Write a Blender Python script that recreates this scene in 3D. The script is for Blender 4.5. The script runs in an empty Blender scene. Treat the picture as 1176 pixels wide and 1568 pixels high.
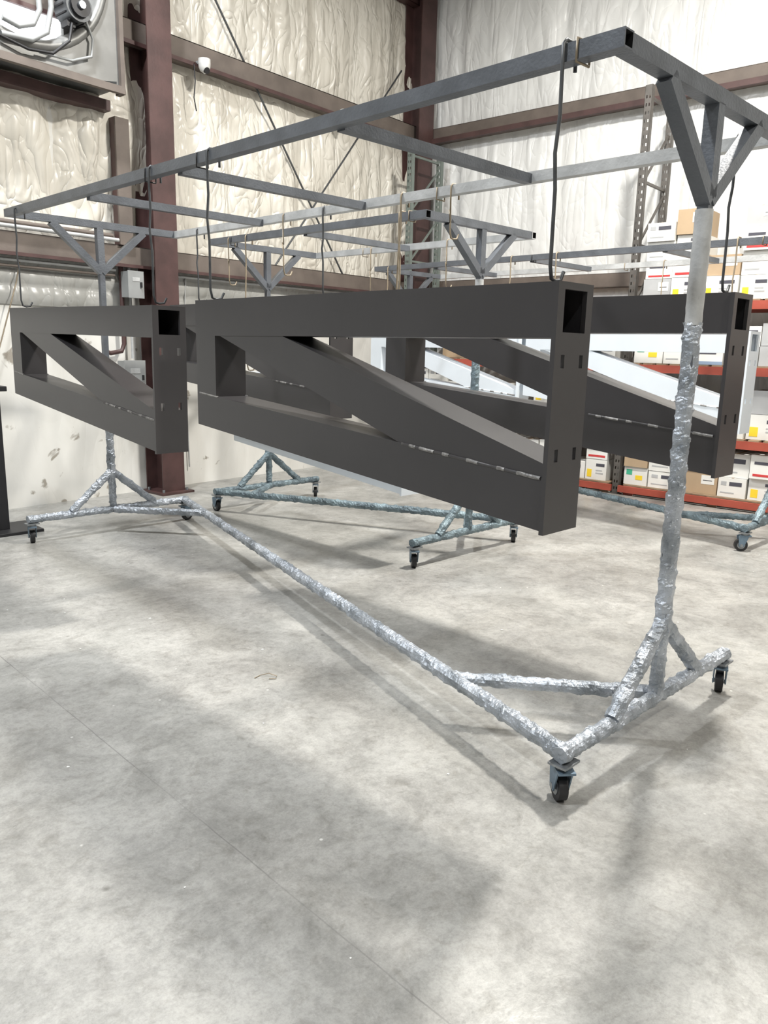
import bpy, math, random
from mathutils import Vector, Matrix, noise
random.seed(7)
D=bpy.data
COL=bpy.context.scene.collection
TH=.7824; TW=.8727
PHI=TW-math.pi/2

# ------------------------------------------------------------------ materials
def mat(name,col,rough=.5,metal=0.,var=.0,vscale=6.,bump=0.,bscale=30.,col2=None,stretch=(1,1,1),emit=None,detail=6,bd=.01):
    m=D.materials.new(name);m.use_nodes=True;nt=m.node_tree;b=nt.nodes['Principled BSDF']
    b.inputs['Base Color'].default_value=(*col,1);b.inputs['Roughness'].default_value=rough;b.inputs['Metallic'].default_value=metal
    tc=nt.nodes.new('ShaderNodeTexCoord');mp=nt.nodes.new('ShaderNodeMapping');mp.inputs['Scale'].default_value=stretch
    nt.links.new(tc.outputs['Object'],mp.inputs[0])
    if var or col2:
        n=nt.nodes.new('ShaderNodeTexNoise');n.inputs['Scale'].default_value=vscale;n.inputs['Detail'].default_value=detail
        nt.links.new(mp.outputs[0],n.inputs['Vector'])
        r=nt.nodes.new('ShaderNodeValToRGB');r.color_ramp.elements[0].position=.35;r.color_ramp.elements[1].position=.65
        c2=col2 if col2 else tuple(max(0,c*(1-var)) for c in col)
        r.color_ramp.elements[0].color=(*c2,1);r.color_ramp.elements[1].color=(*col,1)
        nt.links.new(n.outputs['Fac'],r.inputs[0]);nt.links.new(r.outputs[0],b.inputs['Base Color'])
    if bump:
        n2=nt.nodes.new('ShaderNodeTexNoise');n2.inputs['Scale'].default_value=bscale;n2.inputs['Detail'].default_value=4
        nt.links.new(mp.outputs[0],n2.inputs['Vector'])
        bp=nt.nodes.new('ShaderNodeBump');bp.inputs['Strength'].default_value=bump;bp.inputs['Distance'].default_value=bd
        nt.links.new(n2.outputs['Fac'],bp.inputs['Height']);nt.links.new(bp.outputs[0],b.inputs['Normal'])
    if emit:
        b.inputs['Emission Color'].default_value=(*emit[0],1);b.inputs['Emission Strength'].default_value=emit[1]
    return m
M=dict(
 truss=mat('charcoal_powder_coat',(.056,.053,.055),.31,0,.10,3,.04,400),
 primer=mat('pale_primer_coat',(.76,.82,.88),.4,0,.06,3,.05,300),
 weld=mat('weld_bead',(.34,.33,.32),.45,.4,.5,60,.3,90),
 hollow=mat('dark_tube_inside',(.012,.012,.013),.8),
 steel=mat('grey_painted_tube',(.145,.158,.178),.42,.2,.25,9,.15,90),
 pale=mat('dusty_galvanised_tube',(.54,.55,.55),.5,.1,.25,9,.2,60),
 foil=mat('foil_wrapping',(.54,.58,.64),.34,.5,.0,9,1.,75,col2=(.27,.30,.335),bd=.008),
 foilg=mat('overspray_foil_wrapping',(.26,.34,.38),.45,.3,.0,9,.9,60,col2=(.12,.16,.185)),
 brown=mat('oxide_brown_steel',(.088,.045,.042),.5,0,.35,5,.1,40),
 girt=mat('dusty_girt_steel',(.17,.14,.12),.6,0,.3,4,.1,40),
 wire=mat('dark_hook_rod',(.10,.105,.11),.45,.5,.3,20),
 wire2=mat('tan_hook_rod',(.34,.28,.2),.5,.3,.3,20),
 rubber=mat('black_caster_rubber',(.018,.018,.02),.5),
 hub=mat('zinc_caster_metal',(.36,.38,.40),.38,.75,.3,30),
 blue=mat('blue_grey_caster_fork',(.20,.28,.36),.45,.4,.3,20),
 grey=mat('grey_enclosure_paint',(.33,.34,.34),.5,.1,.15,5),
 fan=mat('fan_housing_galvanised',(.24,.24,.23),.45,.3,.25,4),
 black=mat('black_steel',(.012,.012,.014),.5),
 green=mat('pale_green_upright_paint',(.20,.235,.215),.5,.2,.2,8),
 upr=mat('grey_upright_steel',(.13,.12,.11),.5,.3,.3,8),
 orange=mat('red_orange_beam_paint',(.42,.085,.055),.5,0,.2,5),
 wood=mat('pallet_wood',(.36,.26,.17),.8,0,.3,8,.3,40,stretch=(1,6,6)),
 cw=mat('white_carton',(.76,.76,.73),.7,0,.06,4),
 cb=mat('brown_carton',(.46,.34,.22),.75,0,.12,4),
 cg=mat('grey_carton',(.45,.46,.47),.7,0,.12,4),
 ly=mat('yellow_label',(.85,.62,.04),.5),
 lg=mat('green_label',(.06,.42,.26),.5),
 lr=mat('red_label',(.55,.05,.05),.5),
 lk=mat('dark_label',(.07,.07,.09),.5),
 lb=mat('blue_grey_label',(.25,.33,.45),.5),
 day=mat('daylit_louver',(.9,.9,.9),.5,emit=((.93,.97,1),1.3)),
 lens=mat('lamp_lens',(.9,.9,.9),.4,emit=((1,.98,.94),6)),
 white=mat('white_plastic',(.7,.7,.68),.4),
 ceil=mat('ceiling_insulation',(.33,.32,.30),.6,0,.1,2,.2,8),
 far=mat('shop_wall_panel',(.28,.27,.255),.6,0,.2,2,.2,8),
)

def wallmat(name,c1,c2,stain=.0,bs=.6,fine=.35):
    m=D.materials.new(name);m.use_nodes=True;nt=m.node_tree;b=nt.nodes['Principled BSDF'];L=nt.links
    b.inputs['Roughness'].default_value=.32
    tc=nt.nodes.new('ShaderNodeTexCoord')
    def nz(scale,st,det=6,dist=0):
        mp=nt.nodes.new('ShaderNodeMapping');mp.inputs['Scale'].default_value=st
        n=nt.nodes.new('ShaderNodeTexNoise');n.inputs['Scale'].default_value=scale;n.inputs['Detail'].default_value=det;n.inputs['Distortion'].default_value=dist
        L.new(tc.outputs['Object'],mp.inputs[0]);L.new(mp.outputs[0],n.inputs['Vector']);return n
    n1=nz(1.6,(1.6,1,.5),7,.4)
    r=nt.nodes.new('ShaderNodeValToRGB');r.color_ramp.elements[0].position=.3;r.color_ramp.elements[1].position=.62
    r.color_ramp.elements[0].color=(*c2,1);r.color_ramp.elements[1].color=(*c1,1);L.new(n1.outputs['Fac'],r.inputs[0])
    out=r.outputs[0]
    if stain:
        n3=nz(5.5,(1,1,.8),9,.6)
        r3=nt.nodes.new('ShaderNodeValToRGB');r3.color_ramp.elements[0].position=.63;r3.color_ramp.elements[1].position=.67
        r3.color_ramp.elements[0].color=(0,0,0,1);r3.color_ramp.elements[1].color=(stain,stain,stain,1);L.new(n3.outputs['Fac'],r3.inputs[0])
        mx=nt.nodes.new('ShaderNodeMixRGB');mx.inputs[2].default_value=(.20,.165,.12,1)
        L.new(r3.outputs[0],mx.inputs[0]);L.new(out,mx.inputs[1]);out=mx.outputs[0]
    L.new(out,b.inputs['Base Color'])
    def ridge(scale,st,dist,amp):
        n=nz(scale,st,1,dist)
        a=nt.nodes.new('ShaderNodeMath');a.operation='SUBTRACT';a.inputs[1].default_value=.5;L.new(n.outputs['Fac'],a.inputs[0])
        q=nt.nodes.new('ShaderNodeMath');q.operation='ABSOLUTE';L.new(a.outputs[0],q.inputs[0])
        p=nt.nodes.new('ShaderNodeMath');p.operation='POWER';p.inputs[1].default_value=.7;L.new(q.outputs[0],p.inputs[0])
        z=nt.nodes.new('ShaderNodeMath');z.operation='MULTIPLY';z.inputs[1].default_value=amp;L.new(p.outputs[0],z.inputs[0]);return z.outputs[0]
    def add(a,bb):
        q=nt.nodes.new('ShaderNodeMath');q.operation='ADD';L.new(a,q.inputs[0]);L.new(bb,q.inputs[1]);return q.outputs[0]
    h=add(add(ridge(1.9,(2.6,1,.45),.8,.6),ridge(4.2,(1.2,1,.7),1.2,fine)),ridge(.8,(1.6,1,.8),.6,1.))
    bp=nt.nodes.new('ShaderNodeBump');bp.inputs['Strength'].default_value=bs;bp.inputs['Distance'].default_value=.09
    L.new(h,bp.inputs['Height']);L.new(bp.outputs[0],b.inputs['Normal'])
    return m
M['wl']=wallmat('white_vinyl_insulation',(.75,.72,.645),(.63,.595,.52),0,.8,.5)
M['wr']=wallmat('bright_vinyl_insulation',(.81,.82,.81),(.71,.72,.715),0,.5,.28)
M['wlow']=wallmat('scuffed_liner_panel',(.78,.77,.73),(.64,.63,.59),.75,.12,.1)
M['wband']=wallmat('rolled_vinyl_edge',(.46,.46,.44),(.33,.33,.31))

def floormat():
    m=D.materials.new('sealed_concrete');m.use_nodes=True;nt=m.node_tree;b=nt.nodes['Principled BSDF'];L=nt.links
    tc=nt.nodes.new('ShaderNodeTexCoord')
    def nz(scale,det=8,dist=0,rough=.55):
        n=nt.nodes.new('ShaderNodeTexNoise');n.inputs['Scale'].default_value=scale;n.inputs['Detail'].default_value=det;n.inputs['Distortion'].default_value=dist;n.inputs['Roughness'].default_value=rough
        L.new(tc.outputs['Object'],n.inputs['Vector']);return n.outputs['Fac']
    def ramp(f,p0,c0,p1,c1):
        r=nt.nodes.new('ShaderNodeValToRGB');r.color_ramp.elements[0].position=p0;r.color_ramp.elements[1].position=p1
        r.color_ramp.elements[0].color=(*c0,1);r.color_ramp.elements[1].color=(*c1,1);L.new(f,r.inputs[0]);return r.outputs[0]
    def mix(t,a,bb,fac=1.):
        x=nt.nodes.new('ShaderNodeMixRGB');x.blend_type=t;x.inputs[0].default_value=fac;L.new(a,x.inputs[1]);L.new(bb,x.inputs[2]);return x.outputs[0]
    c=ramp(nz(.9,8,.5),.36,(.335,.33,.312),.62,(.46,.455,.43))
    c=mix('MULTIPLY',c,ramp(nz(3.6,10,.4,.78),.38,(.68,.68,.675),.58,(1,1,1)))
    c=mix('MULTIPLY',c,ramp(nz(13,10,.8,.7),.30,(.78,.77,.75),.48,(1,1,1)))
    c=mix('MULTIPLY',c,ramp(nz(30,10,.2,.75),.34,(.78,.78,.78),.55,(1,1,1)))
    c=mix('MULTIPLY',c,ramp(nz(110,6,0,.8),.3,(.80,.80,.80),.55,(1,1,1)))
    v=nt.nodes.new('ShaderNodeTexVoronoi');v.inputs['Scale'].default_value=6;L.new(tc.outputs['Object'],v.inputs['Vector'])
    c=mix('ADD',c,ramp(v.outputs['Distance'],.02,(.28,.28,.27),.045,(0,0,0)))
    v2=nt.nodes.new('ShaderNodeTexVoronoi');v2.inputs['Scale'].default_value=3.3;L.new(tc.outputs['Object'],v2.inputs['Vector'])
    c=mix('MULTIPLY',c,ramp(v2.outputs['Distance'],.02,(.55,.54,.52),.05,(1,1,1)))
    sx=nt.nodes.new('ShaderNodeSeparateXYZ');L.new(tc.outputs['Object'],sx.inputs[0])
    def math_(op,a,bv):
        q=nt.nodes.new('ShaderNodeMath');q.operation=op
        L.new(a,q.inputs[0])
        if isinstance(bv,(int,float)): q.inputs[1].default_value=bv
        else: L.new(bv,q.inputs[1])
        return q.outputs[0]
    wob=math_('MULTIPLY',nz(3,3),.012)
    def line(ax,pos,wd):
        a=math_('ADD',ax,wob);a=math_('SUBTRACT',a,pos+.006);a=math_('ABSOLUTE',a,0);return math_('LESS_THAN',a,wd)
    ln=line(sx.outputs[0],1.17,.0022)
    for p in (4.2,6.9,-1.9,-5): ln=math_('MAXIMUM',ln,line(sx.outputs[0],p,.0014))
    for p in (3.55,7.2,-1.0,-4.5): ln=math_('MAXIMUM',ln,line(sx.outputs[1],p,.0014))
    brk=ramp(nz(2.5,3),.4,(.25,)*3,.6,(.75,)*3)
    mj=nt.nodes.new('ShaderNodeMixRGB');mj.inputs[2].default_value=(.15,.145,.14,1);L.new(math_('MULTIPLY',ln,brk),mj.inputs[0]);L.new(c,mj.inputs[1])
    L.new(mj.outputs[0],b.inputs['Base Color'])
    rr=ramp(nz(2.2,6,.5,.6),.35,(.28,)*3,.65,(.48,)*3);L.new(rr,b.inputs['Roughness'])
    bp=nt.nodes.new('ShaderNodeBump');bp.inputs['Strength'].default_value=.14;bp.inputs['Distance'].default_value=.01
    L.new(nz(30,7),bp.inputs['Height']);L.new(bp.outputs[0],b.inputs['Normal'])
    return m
M['floor']=floormat()

# ------------------------------------------------------------------ mesh builder
class MB:
    def __init__(s): s.v=[];s.f=[];s.m=[];s.sm=[];s.mats=[]
    def mi(s,k):
        if k not in s.mats: s.mats.append(k)
        return s.mats.index(k)
    def add(s,vs,fs,k,smooth=False):
        o=len(s.v);s.v+= [tuple(p) for p in vs];i=s.mi(k)
        for f in fs: s.f.append([o+j for j in f]);s.m.append(i);s.sm.append(smooth)
    def box(s,c,d,k,rz=0.,rx=0.):
        x,y,z=[q/2 for q in d]
        R=Matrix.Rotation(rz,3,'Z')@Matrix.Rotation(rx,3,'X')
        vs=[R@Vector((a,b,e))+Vector(c) for a in(-x,x) for b in(-y,y) for e in(-z,z)]
        s.add(vs,[(0,1,3,2),(4,6,7,5),(0,4,5,1),(2,3,7,6),(0,2,6,4),(1,5,7,3)],k)
    def bx(s,x0,x1,y0,y1,z0,z1,k): s.box(((x0+x1)/2,(y0+y1)/2,(z0+z1)/2),(x1-x0,y1-y0,z1-z0),k)
    def prism(s,poly,x0,x1,k):
        n=len(poly);vs=[(x0,p[0],p[1]) for p in poly]+[(x1,p[0],p[1]) for p in poly]
        s.add(vs,[tuple(range(n)),tuple(range(2*n-1,n-1,-1))]+[(i,i+n,(i+1)%n+n,(i+1)%n) for i in range(n)],k)
    def frame(s,a,b):
        d=(Vector(b)-Vector(a)).normalized()
        up=Vector((0,0,1)) if abs(d.z)<.9 else Vector((1,0,0))
        e=d.cross(up).normalized();return d,e,e.cross(d)
    def sq(s,a,b,w,k,open_=False,wall=.005):
        a=Vector(a);b=Vector(b);d,e,g=s.frame(a,b);h=w/2
        cs=[(-h,-h),(h,-h),(h,h),(-h,h)]
        vs=[p+e*c[0]+g*c[1] for p in(a,b) for c in cs]
        side=[(i,(i+1)%4,(i+1)%4+4,i+4) for i in range(4)]
        if not open_: s.add(vs,side+[(3,2,1,0),(4,5,6,7)],k)
        else:
            s.add(vs,side,k);h2=h-wall
            ci=[(c[0]/h*h2,c[1]/h*h2) for c in cs]
            vi=[p+e*c[0]+g*c[1] for p in(a,b) for c in ci]
            s.add(vi,[(i+4,(i+1)%4+4,(i+1)%4,i) for i in range(4)],'hollow')
            s.add(vs[:4]+vi[:4],[((i+1)%4,i,i+4,(i+1)%4+4) for i in range(4)],k)
            s.add(vs[4:]+vi[4:],[(i,(i+1)%4,(i+1)%4+4,i+4) for i in range(4)],k)
    def tube(s,pts,r,k,n=10,crinkle=0.,step=None,seed=0.,caps=True):
        P=[Vector(p) for p in pts]
        if step:
            Q=[]
            for i in range(len(P)-1):
                m=max(1,int((P[i+1]-P[i]).length/step))
                Q+=[P[i].lerp(P[i+1],j/m) for j in range(m)]
            P=Q+[P[-1]]
        vs=[];prev=None;dist=0
        for i,p in enumerate(P):
            d=(P[min(i+1,len(P)-1)]-P[max(i-1,0)]).normalized()
            if prev is None:
                up=Vector((0,0,1)) if abs(d.z)<.9 else Vector((1,0,0));e=d.cross(up).normalized()
            else: e=(prev-d*prev.dot(d)).normalized()
            prev=e;g=d.cross(e)
            if i: dist+=(P[i]-P[i-1]).length
            rr=r(i/(len(P)-1)) if callable(r) else r
            for j in range(n):
                a=2*math.pi*j/n;q=rr
                if crinkle:
                    w=noise.noise(Vector((math.cos(a)*1.2+seed,math.sin(a)*1.2,dist*12)))
                    ph=(dist*11+a/6.283+seed+1.1*noise.noise(Vector((seed,dist*5,1))))%1
                    q=rr*(1+.9*crinkle*w+crinkle*1.*(ph**4)+.9*crinkle*noise.noise(Vector((math.cos(a)*2.8,math.sin(a)*2.8+seed,dist*48))))
                vs.append(p+(e*math.cos(a)+g*math.sin(a))*q)
        m=len(P);fs=[(i*n+j,i*n+(j+1)%n,(i+1)*n+(j+1)%n,(i+1)*n+j) for i in range(m-1) for j in range(n)]
        if crinkle>.15:
            fs=[t for q in fs for t in ((q[0],q[1],q[2]),(q[0],q[2],q[3]))]
        s.add(vs,fs,k,not crinkle>.15)
        if caps: s.add(vs[:n],[tuple(range(n-1,-1,-1))],k);s.add(vs[-n:],[tuple(range(n))],k)
    def cyl(s,c,ax,r,h,k,n=24):
        c=Vector(c);ax=Vector(ax).normalized();s.tube([c-ax*h/2,c+ax*h/2],r,k,n)
    def grid(s,x0,x1,z0,z1,nx,nz,fn,k):
        vs=[]
        for j in range(nz+1):
            for i in range(nx+1):
                x=x0+(x1-x0)*i/nx;z=z0+(z1-z0)*j/nz;vs.append((x,fn(x,z),z))
        s.add(vs,[(j*(nx+1)+i,j*(nx+1)+i+1,(j+1)*(nx+1)+i+1,(j+1)*(nx+1)+i) for j in range(nz) for i in range(nx)],k,True)
    def holed(s,xs,zs,holes,y0,y1,k):
        nx,nz=len(xs)-1,len(zs)-1
        sol=lambda i,j:0<=i<nx and 0<=j<nz and (i,j) not in holes
        for i in range(nx):
            for j in range(nz):
                if not sol(i,j): continue
                a,b,c,d=xs[i],xs[i+1],zs[j],zs[j+1]
                s.add([(a,y0,c),(b,y0,c),(b,y0,d),(a,y0,d),(a,y1,c),(b,y1,c),(b,y1,d),(a,y1,d)],
                      [(0,1,2,3),(7,6,5,4)]+([] if sol(i-1,j) else [(0,3,7,4)])+([] if sol(i+1,j) else [(1,5,6,2)])+([] if sol(i,j-1) else [(0,4,5,1)])+([] if sol(i,j+1) else [(3,2,6,7)]),k)
    def obj(s,name,loc=(0,0,0),rz=0.,bevel=0.,parent=None,merge=False):
        me=D.meshes.new(name+'_mesh');me.from_pydata(s.v,[],s.f)
        for k in s.mats: me.materials.append(M[k])
        me.polygons.foreach_set('material_index',s.m);me.polygons.foreach_set('use_smooth',s.sm);me.update()
        o=D.objects.new(name,me);COL.objects.link(o);o.location=loc;o.rotation_euler=(0,0,rz)
        if merge or bevel:
            import bmesh
            bm=bmesh.new();bm.from_mesh(me);bmesh.ops.remove_doubles(bm,verts=bm.verts,dist=1e-5);bmesh.ops.recalc_face_normals(bm,faces=bm.faces);bm.to_mesh(me);bm.free()
        if bevel:
            b=o.modifiers.new('b','BEVEL');b.width=bevel;b.segments=2;b.limit_method='ANGLE';b.angle_limit=math.radians(50)
        if parent: o.parent=parent
        return o
def W2(th,x,y,z=0):
    c,s=math.cos(th),math.sin(th);return (c*x-s*y,s*x+c*y,z)

# ------------------------------------------------------------------ room shell
AL,NL=9.028,7.064
A0,N0=-7.5,-8.0
HT=7.2
b=MB()
cs=[]
for (a,n) in ((A0,N0),(AL,N0),(AL,NL),(A0,NL)):
    w=Vector(W2(TW,a,n));q=Matrix.Rotation(-TH,3,'Z')@w;cs.append((q.x,q.y,0))
b.add(cs,[(0,1,2,3)],'floor')
b.obj('floor',rz=TH)
def insul(x,z,lo,hi,amp,seed):
    t=(z-lo)/(hi-lo);p=math.sin(math.pi*max(0,min(1,t)))
    seam=((x+seed)%1.5)/1.5;sm=1-max(0,1-min(seam,1-seam)*14)
    f=noise.noise(Vector((x*2.6+seed,z*.7,seed)))*.5+abs(noise.noise(Vector((x*6+seed,z*1.3,3))))*.5+.35*abs(noise.noise(Vector((x*11+z*3,z*6-x*2,seed))))
    return -(p*.05*sm+amp*f*(.3+.7*p))-.012
b=MB()
b.bx(A0,AL,0,.12,0,HT,'wlow')
def wgrid(b,x0,x1,z0,z1,k,amp,seed,puff=True,dn=22):
    b.grid(x0,x1,z0,z1,int((x1-x0)*dn),max(4,int((z1-z0)*14)),(lambda x,z:insul(x,z,z0,z1,amp,seed)) if puff else (lambda x,z:-.015-amp*noise.noise(Vector((x*1.2,z*1.2,seed)))),k)
wgrid(b,A0,AL,0,1.82,'wlow',.012,1.,False,8)
b.grid(A0,AL,1.82,2.24,120,20,lambda x,z:-.03-.025*abs(math.sin((z-1.82)/.42*math.pi*2.5))-.01*noise.noise(Vector((x*1.5,z*9,2))),'wband')
wgrid(b,A0,2.,2.4,4.25,'wl',.05,2.3,True,8);wgrid(b,2.,AL,2.4,4.25,'wl',.10,2.3,True,26)
wgrid(b,A0,2.,4.25,5.95,'wl',.05,5.1,True,8);wgrid(b,2.,AL,4.25,5.95,'wl',.10,5.1,True,26)
wgrid(b,A0,AL,5.95,HT,'wl',.05,8.7,True,8)
b.obj('wall_left',loc=W2(TW,0,NL),rz=TW)
b=MB()
RX0,RX1=-NL,-N0
b.bx(RX0,RX1,0,.12,0,HT,'wr')
wgrid(b,RX0,RX1,0,2.3,'wr',.03,4.4)
wgrid(b,RX0,0.,2.4,4.3,'wr',.07,6.4);wgrid(b,0.,RX1,2.4,4.3,'wr',.035,6.4,True,8)
wgrid(b,RX0,0.,4.3,6.3,'wr',.07,9.4);wgrid(b,0.,RX1,4.3,6.3,'wr',.035,9.4,True,8)
wgrid(b,RX0,RX1,6.3,HT,'wr',.03,1.4,True,8)
b.obj('wall_right',loc=W2(PHI,0,AL),rz=PHI)
b=MB();b.bx(A0,AL,-.12,0,0,HT,'far');b.obj('wall_rear',loc=W2(TW,0,N0),rz=TW)
b=MB();b.bx(N0,NL,0,.12,0,HT,'far');b.obj('wall_near',loc=W2(TW,A0,0),rz=TW+math.pi/2)
b=MB();b.bx(A0,AL,N0,NL,0,.1,'ceil');b.obj('ceiling',loc=(0,0,HT),rz=TW)

def cchan(b,x0,x1,z0,z1,dep,k):
    b.bx(x0,x1,-dep,-dep+.008,z0,z1,k);b.bx(x0,x1,-dep,0,z1-.008,z1,k);b.bx(x0,x1,-dep,0,z0,z0+.008,k)
b=MB()
cchan(b,A0,AL-.02,4.22,4.42,.16,'girt');cchan(b,A0,AL-.02,2.24,2.42,.16,'girt');cchan(b,A0,AL-.02,5.86,6.06,.16,'brown')
b.bx(A0,AL-.02,-.19,-.16,4.20,4.235,'brown');b.bx(A0,AL-.02,-.19,-.16,2.22,2.25,'brown')
b.bx(4.8,8.55,-.34,-.2,6.1,6.35,'brown')
# jamb post under the ventilation fan belongs to the wall framing
b.bx(4.22,4.36,-.18,-.1,2.42,3.54,'brown');b.bx(4.22,4.36,-.2,-.18,2.42,3.54,'girt')
b.obj('trim_1',loc=W2(TW,0,NL),rz=TW)
b=MB()
cchan(b,RX0+.02,RX1,4.22,4.40,.14,'girt');cchan(b,RX0+.02,RX1,2.28,2.44,.14,'girt')
b.bx(RX0+.02,RX1,-.2,-.14,4.20,4.26,'brown');cchan(b,RX0+.02,RX1,6.2,6.4,.14,'girt')
b.obj('trim_2',loc=W2(PHI,0,AL),rz=PHI)
def ibeam(b,x0,x1,y0,y1,z0,z1,k='brown'):
    b.bx(x0,x1,y0,y0+.014,z0,z1,k);b.bx(x0,x1,y1-.014,y1,z0,z1,k);xm=(x0+x1)/2;b.bx(xm-.006,xm+.006,y0+.014,y1-.014,z0,z1,k)
b=MB();ibeam(b,-.13,.13,-.32,-.02,0.02,HT-.02);b.bx(-.19,.19,-.4,0,0,.022,'brown')
for sx in(-.14,.14):
    for sy in(-.34,-.08): b.cyl((sx,sy,.035),(0,0,1),.014,.03,'hub',8)
b.obj('steel_column',loc=W2(TW,4.62,NL-.03),rz=TW)
b=MB();ibeam(b,-.15,.15,-.30,-.02,0.02,HT-.02);b.bx(-.2,.2,-.38,0,0,.022,'brown');
b.obj('steel_column',loc=W2(TW,8.72,NL-.03),rz=TW)
b=MB();b.tube([(5.0,-.12,5.5),(7.45,-.12,2.3)],.011,'wire',8);b.tube([(8.45,-.1,5.04),(6.15,-.1,2.3)],.011,'wire',8);b.obj('cross_bracing_rods',loc=W2(TW,0,NL),rz=TW)
b=MB()
for z,y,r,k in ((2.50,-.1,.022,'girt'),(2.455,-.2,.018,'pale'),(2.19,-.12,.014,'pale'),(2.14,-.1,.012,'girt')):
    b.tube([(A0+2,y,z),(4.2,y,z)],r,k,8)
b.tube([(4.85,-.1,2.19),(8.4,-.1,2.2)],.014,'pale',8)
b.tube([(4.27,-.1,2.3),(4.27,-.1,1.5),(4.24,-.1,1.43),(4.12,-.1,1.41),(4.05,-.1,1.43)],.022,'brown',8)
b.tube([(4.36,-.1,2.3),(4.36,-.1,1.5),(4.36,-.1,1.36)],.014,'pale',8)
b.tube([(3.3,-.1,2.2),(3.25,-.1,2.0),(3.05,-.1,1.4)],.006,'wire2',6)
b.tube([(5.05,-.05,2.2),(5.0,-.05,1.5),(5.03,-.05,.2)],.008,'pale',6)
b.obj('wall_conduit',loc=W2(TW,0,NL),rz=TW)
def ebox(s,z,w,h,d=.12):
    b=MB();b.bx(-w/2,w/2,-d,0,-h/2,h/2,'grey');b.bx(-w/2-.006,w/2+.006,-d-.012,-d,-h/2-.006,h/2+.006,'grey')
    b.box((w/2-.03,-d-.02,0),(.015,.02,.05),'black');b.box((0,-d-.014,h*.2),(w*.5,.004,h*.15),'pale')
    b.obj('electrical_box',loc=W2(TW,s,NL-.13,z),rz=TW,bevel=.004)
ebox(4.33,2.06,.16,.24);ebox(4.28,1.18,.22,.32)
for s in(5.18,7.2):
    b=MB();b.cyl((0,0,.03),(0,0,1),.06,.05,'white',16);b.tube([(0,0,.01),(0,0,-.02),(0,0,-.05),(0,0,-.075)],lambda t:.06*math.sqrt(max(.02,1-t*t)),'white',16)
    b.cyl((0,-.03,-.05),(0,1,.4),.03,.03,'black',12);b.box((0,.05,.04),(.04,.12,.03),'grey')
    b.obj('dome_camera',loc=W2(TW,s,NL-.28,4.2),rz=TW)
b=MB();b.tube([(0,0,0),(.01,0,-.15),(-.01,0,-.3),(.015,0,-.42)],.006,'black',6);b.obj('hanging_cord',loc=W2(TW,5.1,NL-.22,4.2),rz=TW)

# ventilation fan on left wall
b=MB();CX,CZ,R=3.32,4.56,.71
n=48;x0,x1,z0,z1=2.45,4.12,3.73,5.45;yf=-.42
outer=[];inner=[]
for i in range(n):
    a=2*math.pi*i/n;ca,sa=math.cos(a),math.sin(a)
    t=min((x1-CX)/ca if ca>1e-6 else 9,(x0-CX)/ca if ca<-1e-6 else 9,(z1-CZ)/sa if sa>1e-6 else 9,(z0-CZ)/sa if sa<-1e-6 else 9)
    outer.append((CX+ca*t,yf,CZ+sa*t));inner.append((CX+ca*R,yf,CZ+sa*R))
b.add(outer+inner,[(i,(i+1)%n,(i+1)%n+n,i+n) for i in range(n)],'fan')
rings=[(R+.04,yf),(R+.03,yf-.025),(R,yf-.035),(R-.03,yf-.02),(R-.05,yf+.03),(R-.06,yf+.1),(R-.06,-.08)]
vs=[(CX+math.cos(2*math.pi*i/n)*r,y,CZ+math.sin(2*math.pi*i/n)*r) for r,y in rings for i in range(n)]
b.add(vs,[(k*n+i,k*n+(i+1)%n,(k+1)*n+(i+1)%n,(k+1)*n+i) for k in range(len(rings)-1) for i in range(n)],'fan',True)
b.bx(x0,x1,yf,-.05,z0-.02,z0,'fan');b.bx(x0,x1,yf,-.05,z1,z1+.02,'fan');b.bx(x1,x1+.02,yf,-.05,z0-.02,z1+.02,'fan');b.bx(x0-.02,x0,yf,-.05,z0-.02,z1+.02,'fan')
b.bx(x0,x1+.05,yf-.05,yf,z0-.07,z0-.01,'girt');b.bx(x1+.02,x1+.06,yf-.04,yf+.06,z0-.07,z1,'girt')
b.bx(x0,x1+.06,-.2,-.05,z0-.16,z0-.07,'brown')
for i in range(14):
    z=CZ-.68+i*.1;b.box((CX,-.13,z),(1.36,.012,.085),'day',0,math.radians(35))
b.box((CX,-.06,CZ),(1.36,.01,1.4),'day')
mx,mz=3.72,4.20
b.cyl((mx,yf-.04,mz),(0,1,0),.115,.2,'wire',20)
for i in range(12):
    a=i*math.pi/6;b.box((mx+math.cos(a)*.118,yf-.02,mz+math.sin(a)*.118),(.012,.16,.012),'black')
b.cyl((mx,yf-.15,mz),(0,1,0),.085,.04,'black',16);b.cyl((mx,yf-.18,mz),(0,1,0),.03,.03,'hub',12)
b.box((mx,yf-.04,mz+.14),(.12,.13,.07),'black');b.box((mx-.05,yf-.04,mz-.13),(.07,.1,.05),'black')
b.box((mx,yf+.1,mz+.0),(.06,.04,1.0),'fan')
b.tube([(3.40,yf-.05,5.0),(3.42,yf-.06,4.1),(3.36,yf-.06,3.98),(3.24,yf-.06,3.93),(3.12,yf-.05,3.96)],.022,'grey',10)
b.tube([(3.50,yf-.05,5.0),(3.52,yf-.06,4.15),(3.47,yf-.06,3.95),(3.34,yf-.06,3.86),(3.10,yf-.05,3.84)],.022,'grey',10)
b.tube([(mx-.05,yf-.1,4.07),(3.64,yf-.1,3.93),(3.5,yf-.08,3.80),(3.3,yf-.07,3.78),(3.0,yf-.05,3.84)],.012,'black',8)
b.tube([(mx+.1,yf-.05,4.15),(3.88,yf-.05,4.02),(3.86,yf-.05,3.88),(3.68,yf-.05,3.80),(3.4,yf-.05,3.79)],.011,'grey',8)
b.cyl((2.95,yf-.05,3.9),(0,1,0),.07,.08,'grey',16)
b.obj('ventilation_fan',loc=W2(TW,0,NL),rz=TW)

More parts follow.
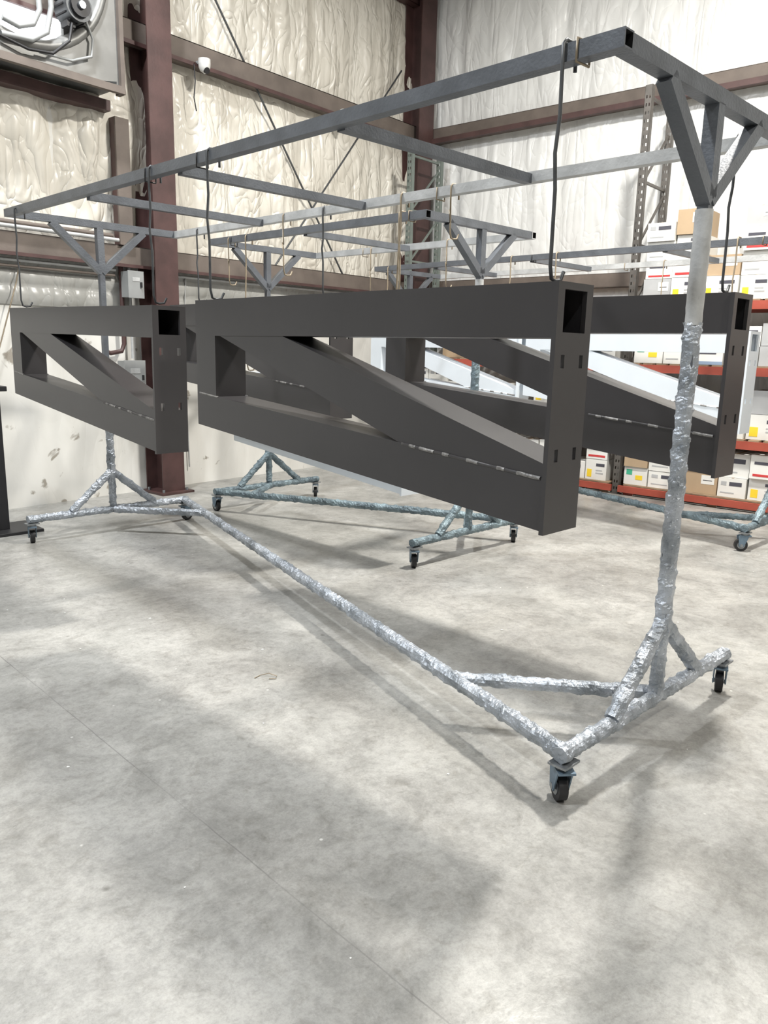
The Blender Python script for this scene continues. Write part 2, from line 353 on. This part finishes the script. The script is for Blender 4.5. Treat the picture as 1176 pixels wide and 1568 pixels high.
# ------------------------------------------------------------------ drying racks
ZB=.185
def caster(b,x,y,ang):
    c,s=math.cos(ang),math.sin(ang);ox,oy=x+c*.025,y+s*.025;ax=(-s,c,0)
    b.cyl((ox,oy,.05),ax,.05,.032,'rubber',24);b.cyl((ox,oy,.05),ax,.030,.036,'hub',20);b.cyl((ox,oy,.05),ax,.012,.06,'hub',12)
    for sg in(-1,1):
        px,py=ox-s*.026*sg,oy+c*.026*sg
        vs=[]
        for tt in(-.0025,.0025):
            for (l,z,) in((-.018,.04),(.018,.04),(.03,.125),(-.05,.125)):
                vs.append((px+c*l-s*tt,py+s*l+c*tt,z))
        b.add(vs,[(0,1,2,3),(7,6,5,4),(0,4,5,1),(1,5,6,2),(2,6,7,3),(3,7,4,0)],'blue')
    b.box((x,y,.128),(.085,.06,.008),'blue',ang);b.cyl((x,y,.14),(0,0,1),.028,.016,'hub',14);b.box((x,y,.152),(.09,.07,.008),'hub',0)
def rack(name,x,y,L,Wd,mirror=False,foil='foil',cross=(1.2,2.41,3.46),Ht=2.357,angs=(2.2,.6,2.8,.3),steps=.009,LT=None):
    b=MB();s=.05;LT=LT or L
    H1=Ht;H2=Ht+.02
    b.sq((0,-.03,H1),(0,LT+.02,H2),s,'steel',True)
    b.sq((Wd,-.03,H1),(Wd,LT+.02,H2),s,'pale' ,True)
    b.sq((.025,0,H1),(Wd-.025,0,H1),s,'steel');b.sq((.025,LT,H2),(Wd-.025,LT,H2),s,'steel')
    for u in cross: b.sq((.025,u,H1-.004),(Wd-.025,u,H1-.004),s*.9,'steel')
    for v,u,k in ((0,.11,'wire2'),(0,2.16,'black'),(0,2.66,'black'),(Wd,1.8,'wire2')):
        if u<LT: b.tube([(v+.029,u,H1-.03),(v+.029,u,H1+.03),(v-.029,u+.008,H1+.03),(v-.029,u+.008,H1-.032),(v+.029,u,H1-.034)],.004,k,6)
    m=Wd/2;ck=.2
    for (u,ut,Hh,sd) in((0,0,H1,1),(L,LT,H2,2)):
        b.sq((m,u,2.04),(m,ut,Hh-.02),s,'steel')
        b.sq((m,u,2.03),(m-.36,ut,Hh-.02),s,'steel');b.sq((m,u,2.03),(m+.36,ut,Hh-.02),s,'steel')
        b.sq((m,u,.46),(m,u,2.05),s*.8,'steel')
        lim=1.62 if sd==1 else 1.3
        b.tube([(m,u,.44),(m,u,lim)],.030,foil,14,ck,steps,sd*3.1)
        if sd==1: b.tube([(m,u,lim-.01),(m,u,2.0)],.030,'pale',12,.06,.02,3)
        b.tube([(m,u,.47),(m,u,ZB)],.027,foil,14,ck,steps,sd)
        b.tube([(m,u,.50),(m-.34,u,ZB+.02)],.028,foil,14,ck,steps,sd+5);b.tube([(m,u,.50),(m+.36,u,ZB+.02)],.028,foil,14,ck,steps,sd+7)
        b.tube([(-.03,u,ZB),(Wd+.03,u,ZB)],.028,foil,14,ck,steps,sd+9)
    for (cx,cy),an in zip(((.0,0),(Wd,0),(0,L),(Wd,L)),angs): caster(b,cx,cy,an)
    xa,xb=(0,Wd) if not mirror else (Wd,0)
    b.tube([(xa,0,ZB),(xb,L,ZB)],.029,foil,14,ck,steps,21)
    def on(t): return (xa+(xb-xa)*t,L*t,ZB)
    b.tube([on(.14),(m+.02,.03,ZB)],.026,foil,14,ck,steps,25);b.tube([on(.87),(m,L-.03,ZB)],.026,foil,14,ck,steps,27)
    return b.obj(name,loc=(x,y,0),rz=TH)
R1=(.6266,2.3801);R2=(.22,5.24);R3=(2.86,5.95)
K1=rack('rolling_hanging_rack',*R1,4.67,1.298,angs=(.9,.4,1.3,.2),LT=4.68)
K2=rack('rolling_hanging_rack',*R2,2.5,1.17,mirror=True,foil='foilg',cross=(1.25,),angs=(.9,.7,1.5,.9),steps=.015)
K3=rack('rolling_hanging_rack',*R3,4.25,1.06,foil='foilg',cross=(.9,2.2,3.4),angs=(2.2,.7,1.5,.9),steps=.015)

# ------------------------------------------------------------------ trusses
def truss(name,px,py,u0,v,ztop,k='truss',tilt=0.):
    b=MB();t=.085
    H=-.775;pl=.016;LE=2.04;ch=.165;w=.009
    zs=[H,-.545,-.505,-.255,-.215,-.148,-.022,0]
    xs=[-.097,-.062,-.055,-.042,.042,.055,.062,.097]
    holes={(i,5) for i in range(1,6)}|{(1,1),(5,1),(1,3),(5,3),(2,1),(4,1),(2,3),(4,3)}
    b.holed(xs,zs,holes,0,pl,k)
    b.bx(-t,t,pl,LE,-w,0,k);b.bx(-t,t,pl,LE,-ch,-ch+w,k);b.bx(-t,-t+w,pl,LE,-ch+w,-w,k);b.bx(t-w,t,pl,LE,-ch+w,-w,k)
    b.bx(-t+w,t-w,.55,.56,-ch+w,-w,'hollow');b.bx(-t+w,t-w,LE-.01,LE,-ch+w,-w,k)
    b.prism([(pl,-.766),(LE,-.59),(LE,-.435),(pl,-.595)],-t,t,k)
    b.prism([(1.875,-ch),(LE,-ch),(LE,-.435),(1.875,-.448)],-t,t,k)
    b.prism([(1.84,-ch),(1.36,-ch),(pl,-.552),(pl,-.60),(.64,-.55)],-t+.003,t-.003,k)
    for sx in(-t+.002,t-.002):
        b.tube([(sx,.64,-.548),(sx,.03,-.597)],.006,k,6,.14,.012,3)
        for yy,l in((.60,.03),(.55,.07),(.44,.03),(.33,.05),(.20,.03),(.12,.09)): b.tube([(sx*1.01,yy,-.548-(.64-yy)*.0795),(sx*1.01,yy-l,-.548-(.64-yy+l)*.0795)],.0065,'weld',6,.14,.008,yy)
        b.tube([(sx,1.86,-.45),(sx,LE-.02,-.436)],.005,'weld',6,.14,.01,2)
    o=b.obj(name,bevel=.004)
    p=Matrix.Rotation(TH,3,'Z')@Vector((v,u0,0));o.location=(px+p.x,py+p.y,ztop);o.rotation_euler=(tilt,0,TH)
    return o
truss('steel_truss_bracket',*R1,.08,0,1.712)
truss('steel_truss_bracket',*R1,2.52,0,1.70,tilt=.014)
truss('steel_truss_bracket',*R1,.085,1.298,1.765)
truss('steel_truss_bracket',*R1,2.62,1.298,1.82)
truss('steel_truss_bracket',*R2,.05,0,1.295,'primer')
truss('steel_truss_bracket',*R3,.1,0,1.70,'primer')
truss('steel_truss_bracket',*R3,2.2,0,1.70,'primer')
def hook(K,u,v,zt,k='wire',Ht=2.357,r=.006):
    b=MB();h=Ht+.033;L=h-zt
    pts=[(.034,0,h-.07),(.034,0,h-.01),(.02,0,h+.004),(-.02,0,h+.004),(-.034,0,h-.01),(-.034,0,h-.06),(-.03,.0,h-.2)]
    pts+=[(-.036,.005,zt+L*.55),(-.028,.002,zt+L*.4),(-.03,0,zt+.1),(-.03,0,zt+.05),(-.02,0,zt+.014),(0,.0,zt+.009),(.03,0,zt+.013),(.045,0,zt+.04)]
    b.tube(pts,r,k,8)
    b.obj('steel_hook',loc=(v,u,0),parent=K)
for (u,v,z,k) in ((.16,0,1.712,'wire'),(2.07,0,1.712,'wire'),(2.62,0,1.705,'wire'),(4.48,0,1.731,'wire'),(.17,1.298,1.765,'wire'),(2.08,1.298,1.765,'wire2'),(2.78,1.298,1.82,'wire'),(4.3,1.298,1.82,'wire')):
    hook(K1,u,v,z,k)
for (q,u,z) in ((K2,.2,1.295),(K2,1.95,1.295),(K3,.3,1.70),(K3,1.9,1.70),(K3,2.4,1.70),(K3,4.05,1.70)):
    hook(q,u,0,z,'wire2')
for (q,u,v,z) in ((K2,.8,1.17,2.0),(K2,1.7,1.17,1.95),(K3,1.4,1.06,1.95),(K2,2.2,0,2.0),(K1,3.2,1.298,1.98),(K1,1.7,1.298,2.1)):
    hook(q,u,v,z,'wire2',r=.005)

# ------------------------------------------------------------------ pallet racking
def upright(b,x,y,k,h):
    w=.075;d=.06;pitch=.075
    xs=[-w/2,-.022,-.008,.008,.022,w/2];zs=[0];z=.05
    hl=set()
    while z<h-.06:
        zs+= [z,z+.03];hl.add((1,len(zs)-2));hl.add((3,len(zs)-2));z+=pitch
    zs.append(h)
    b.holed([x+q for q in xs],zs,hl,y,y+.003,k)
    b.bx(x-w/2,x-w/2+.003,y,y+d,0,h,k);b.bx(x+w/2-.003,x+w/2,y,y+d,0,h,k);b.box((x,y+.03,.004),(.12,.1,.008),k)
b=MB();FY,RY=8.09,8.70
for x,k,h in((-6.5,'green',4.0),(-3.46,'upr',4.15),(-.5,'green',4.15),(2.4,'green',4.1)):
    upright(b,x,FY,k,h);upright(b,x,RY,k,h)
    z=.15
    while z<h-.7:
        b.sq((x,FY+.06,z),(x,RY,z),.025,k);b.sq((x,FY+.06,z),(x,RY,z+.55),.02,k);z+=.62
    b.sq((x,FY+.06,h-.1),(x,RY,h-.1),.025,k)
for x0,x1 in((-6.46,-3.50),(-3.42,-.54),(-.46,2.36)):
    for z in (.62,1.33,1.96):
        for y in(FY-.03,RY):
            b.bx(x0,x1,y,y+.045,z,z+.08,'orange')
        for i in range(int((x1-x0)/.14)):
            b.bx(x0+.02+i*.14,x0+.12+i*.14,FY-.02,RY+.03,z+.08,z+.095,'wood')
    for i in range(8):
        b.bx(x0+.04,x1-.04,FY+.02+i*.075,FY+.08+i*.075,.10,.115,'wood')
    for i in range(4):
        xx=x0+.05+i*(x1-x0-.2)/3;b.bx(xx,xx+.09,FY+.02,RY,.0,.10,'orange' if i%2==0 else 'wood')
    b.bx(x0,x1,FY-.03,FY,.03,.10,'orange')
b.obj('pallet_rack',loc=(0,0,0),rz=PHI)
rnd=random.Random(3)
def carton(b,x,y,z,w,d,h,style):
    k={'w':'cw','b':'cb','g':'cg'}[style]
    b.bx(x,x+w,y,y+d,z,z+h,k)
    b.bx(x+w*.46,x+w*.54,y-.001,y+d*1.0,z+h,z+h+.0015,'cb' if style!='b' else 'cw')
    f=y-.002
    def lab(a,bb,c,dd,kk): b.bx(x+w*a,x+w*bb,f,f+.002,z+h*c,z+h*dd,kk)
    r=rnd.random()
    if style=='w':
        if r<.4: lab(.08,.30,.12,.5,'ly');lab(.5,.9,.66,.8,'lk');lab(.5,.8,.44,.49,'cg');lab(.5,.85,.3,.36,'cg')
        elif r<.48: lab(.1,.9,.1,.2,'lr');lab(.12,.7,.6,.72,'lk')
        elif r<.58: lab(0,1,.0,.16,'lb');lab(.2,.8,.5,.7,'lk')
        elif r<.64: lab(.1,.35,.55,.85,'lg');lab(.5,.8,.3,.55,'ly')
        else: lab(.4,.85,.6,.8,'lk');lab(.1,.3,.6,.8,'cg');lab(.1,.6,.2,.26,'cg')
    else: lab(.55,.92,.45,.85,'cw');lab(.6,.86,.6,.64,'lk')
def shelf(x0,x1,z,zmax,dens,name='carton_stack',wr=(.24,.38),ragged=.2):
    b=MB();x=x0
    while x<x1-.15:
        w=min(rnd.uniform(*wr),x1-x)
        if rnd.random()<dens:
            zz=z
            while zz<zmax:
                h=rnd.uniform(.17,.25)
                if zz+h>zmax: break
                carton(b,x+rnd.uniform(0,.012),FY+.02+rnd.uniform(.0,.05),zz,w-.015,.42,h-.004,rnd.choice('wwwwwwwbg'))
                zz+=h
                if rnd.random()<ragged: break
        x+=w
    if b.v: b.obj(name,rz=PHI)
shelf(-3.40,-.56,.117,.60,1.,ragged=.0);shelf(-3.40,-.56,.717,1.30,.97,ragged=.05);shelf(-3.40,-.56,1.427,1.95,1.);shelf(-3.36,-.56,2.057,3.0,1.,ragged=.08)
shelf(-6.4,-3.52,.117,.60,.9);shelf(-6.4,-3.52,.717,1.3,.85);shelf(-6.4,-3.52,1.427,1.9,.85)
shelf(-.44,2.3,.117,.60,1.);shelf(-.44,2.3,1.427,1.93,.95);shelf(-.44,2.3,2.057,2.75,.9)

# black stand at far left
b=MB();b.bx(-.1,.40,-.2,.2,0,.025,'black');b.bx(.06,.19,-.05,.05,.025,1.12,'black')
b.prism([(-.18,.025),(.18,.025),(.05,.3),(-.05,.3)],-.02,.06,'black');b.box((.13,0,1.14),(.2,.2,.04),'black')
b.obj('black_steel_stand',loc=(-3.17,5.93,0),rz=TH,bevel=.004)
# floor litter
b=MB();b.tube([(0,0,.003),(.03,.02,.004),(.07,.01,.012),(.10,-.02,.006),(.09,-.04,.003),(.06,-.03,.003)],.002,'wire2',6);b.obj('wire_scrap',loc=(-.58,3.33,0),rz=.4)
b=MB();rn=random.Random(5)
for i in range(40):
    x,y=rn.uniform(-2.2,2.4),rn.uniform(1.3,5.);s=rn.uniform(.003,.009);a=rn.uniform(0,3);q=[(x+math.cos(a+k*1.26)*s*rn.uniform(.6,1.2),y+math.sin(a+k*1.26)*s*rn.uniform(.6,1.2)) for k in range(5)]
    b.add([(p[0],p[1],.0005) for p in q]+[(p[0],p[1],.002) for p in q],[(4,3,2,1,0),(5,6,7,8,9)]+[(k,(k+1)%5,(k+1)%5+5,k+5) for k in range(5)],'white')
b.obj('paint_flakes')

# ------------------------------------------------------------------ lights
def bay(x,y,e,z=6.3,rz=TW,sz=(.5,.3),col=(1,.97,.93)):
    b=MB();b.bx(-sz[0]/2-.03,sz[0]/2+.03,-sz[1]/2-.03,sz[1]/2+.03,.0,.07,'white');b.bx(-sz[0]/2,sz[0]/2,-sz[1]/2,sz[1]/2,-.006,0,'lens')
    for sx in(-.2,.2): b.tube([(sx,0,.07),(sx,0,HT-z)],.006,'wire',6)
    o=b.obj('high_bay_light',loc=(x,y,z),rz=rz)
    l=D.lights.new('high_bay_lamp','AREA');l.shape='RECTANGLE';l.size,l.size_y=sz;l.energy=e;l.color=col
    q=D.objects.new('lamp',l);COL.objects.link(q);q.parent=o;q.location=(0,0,-.02)
bay(2.1,5.3,580,col=(1,.96,.89));bay(-2.4,5.4,270,col=(.96,.98,1));bay(-3.0,.6,300,col=(.91,.955,1));bay(3.4,-.8,230,col=(1,.95,.85));bay(-.6,-3.6,90,col=(.94,.97,1));bay(5.0,3.6,130,col=(1,.97,.92))
w=D.worlds.new('world');bpy.context.scene.world=w;w.use_nodes=True;w.node_tree.nodes['Background'].inputs[0].default_value=(.8,.88,1,1);w.node_tree.nodes['Background'].inputs[1].default_value=.3

# ------------------------------------------------------------------ camera
f,pi_,ro=1667.04,.2070,.0229
F=Vector((0,math.cos(pi_),-math.sin(pi_)));R0=Vector((1,0,0));U0=Vector((0,math.sin(pi_),math.cos(pi_)))
Rr=R0*math.cos(ro)+U0*math.sin(ro);Uu=-R0*math.sin(ro)+U0*math.cos(ro)
cd=D.cameras.new('camera');cam=D.objects.new('camera',cd);COL.objects.link(cam)
mw=Matrix((Rr,Uu,-F)).transposed().to_4x4();mw.translation=Vector((0,0,1.5));cam.matrix_world=mw
cd.sensor_fit='HORIZONTAL';cd.sensor_width=36;cd.lens=f/1659*36;cd.clip_start=.05
sc=bpy.context.scene;sc.camera=cam
sc.view_settings.view_transform='Standard';sc.view_settings.look='None';sc.view_settings.exposure=0
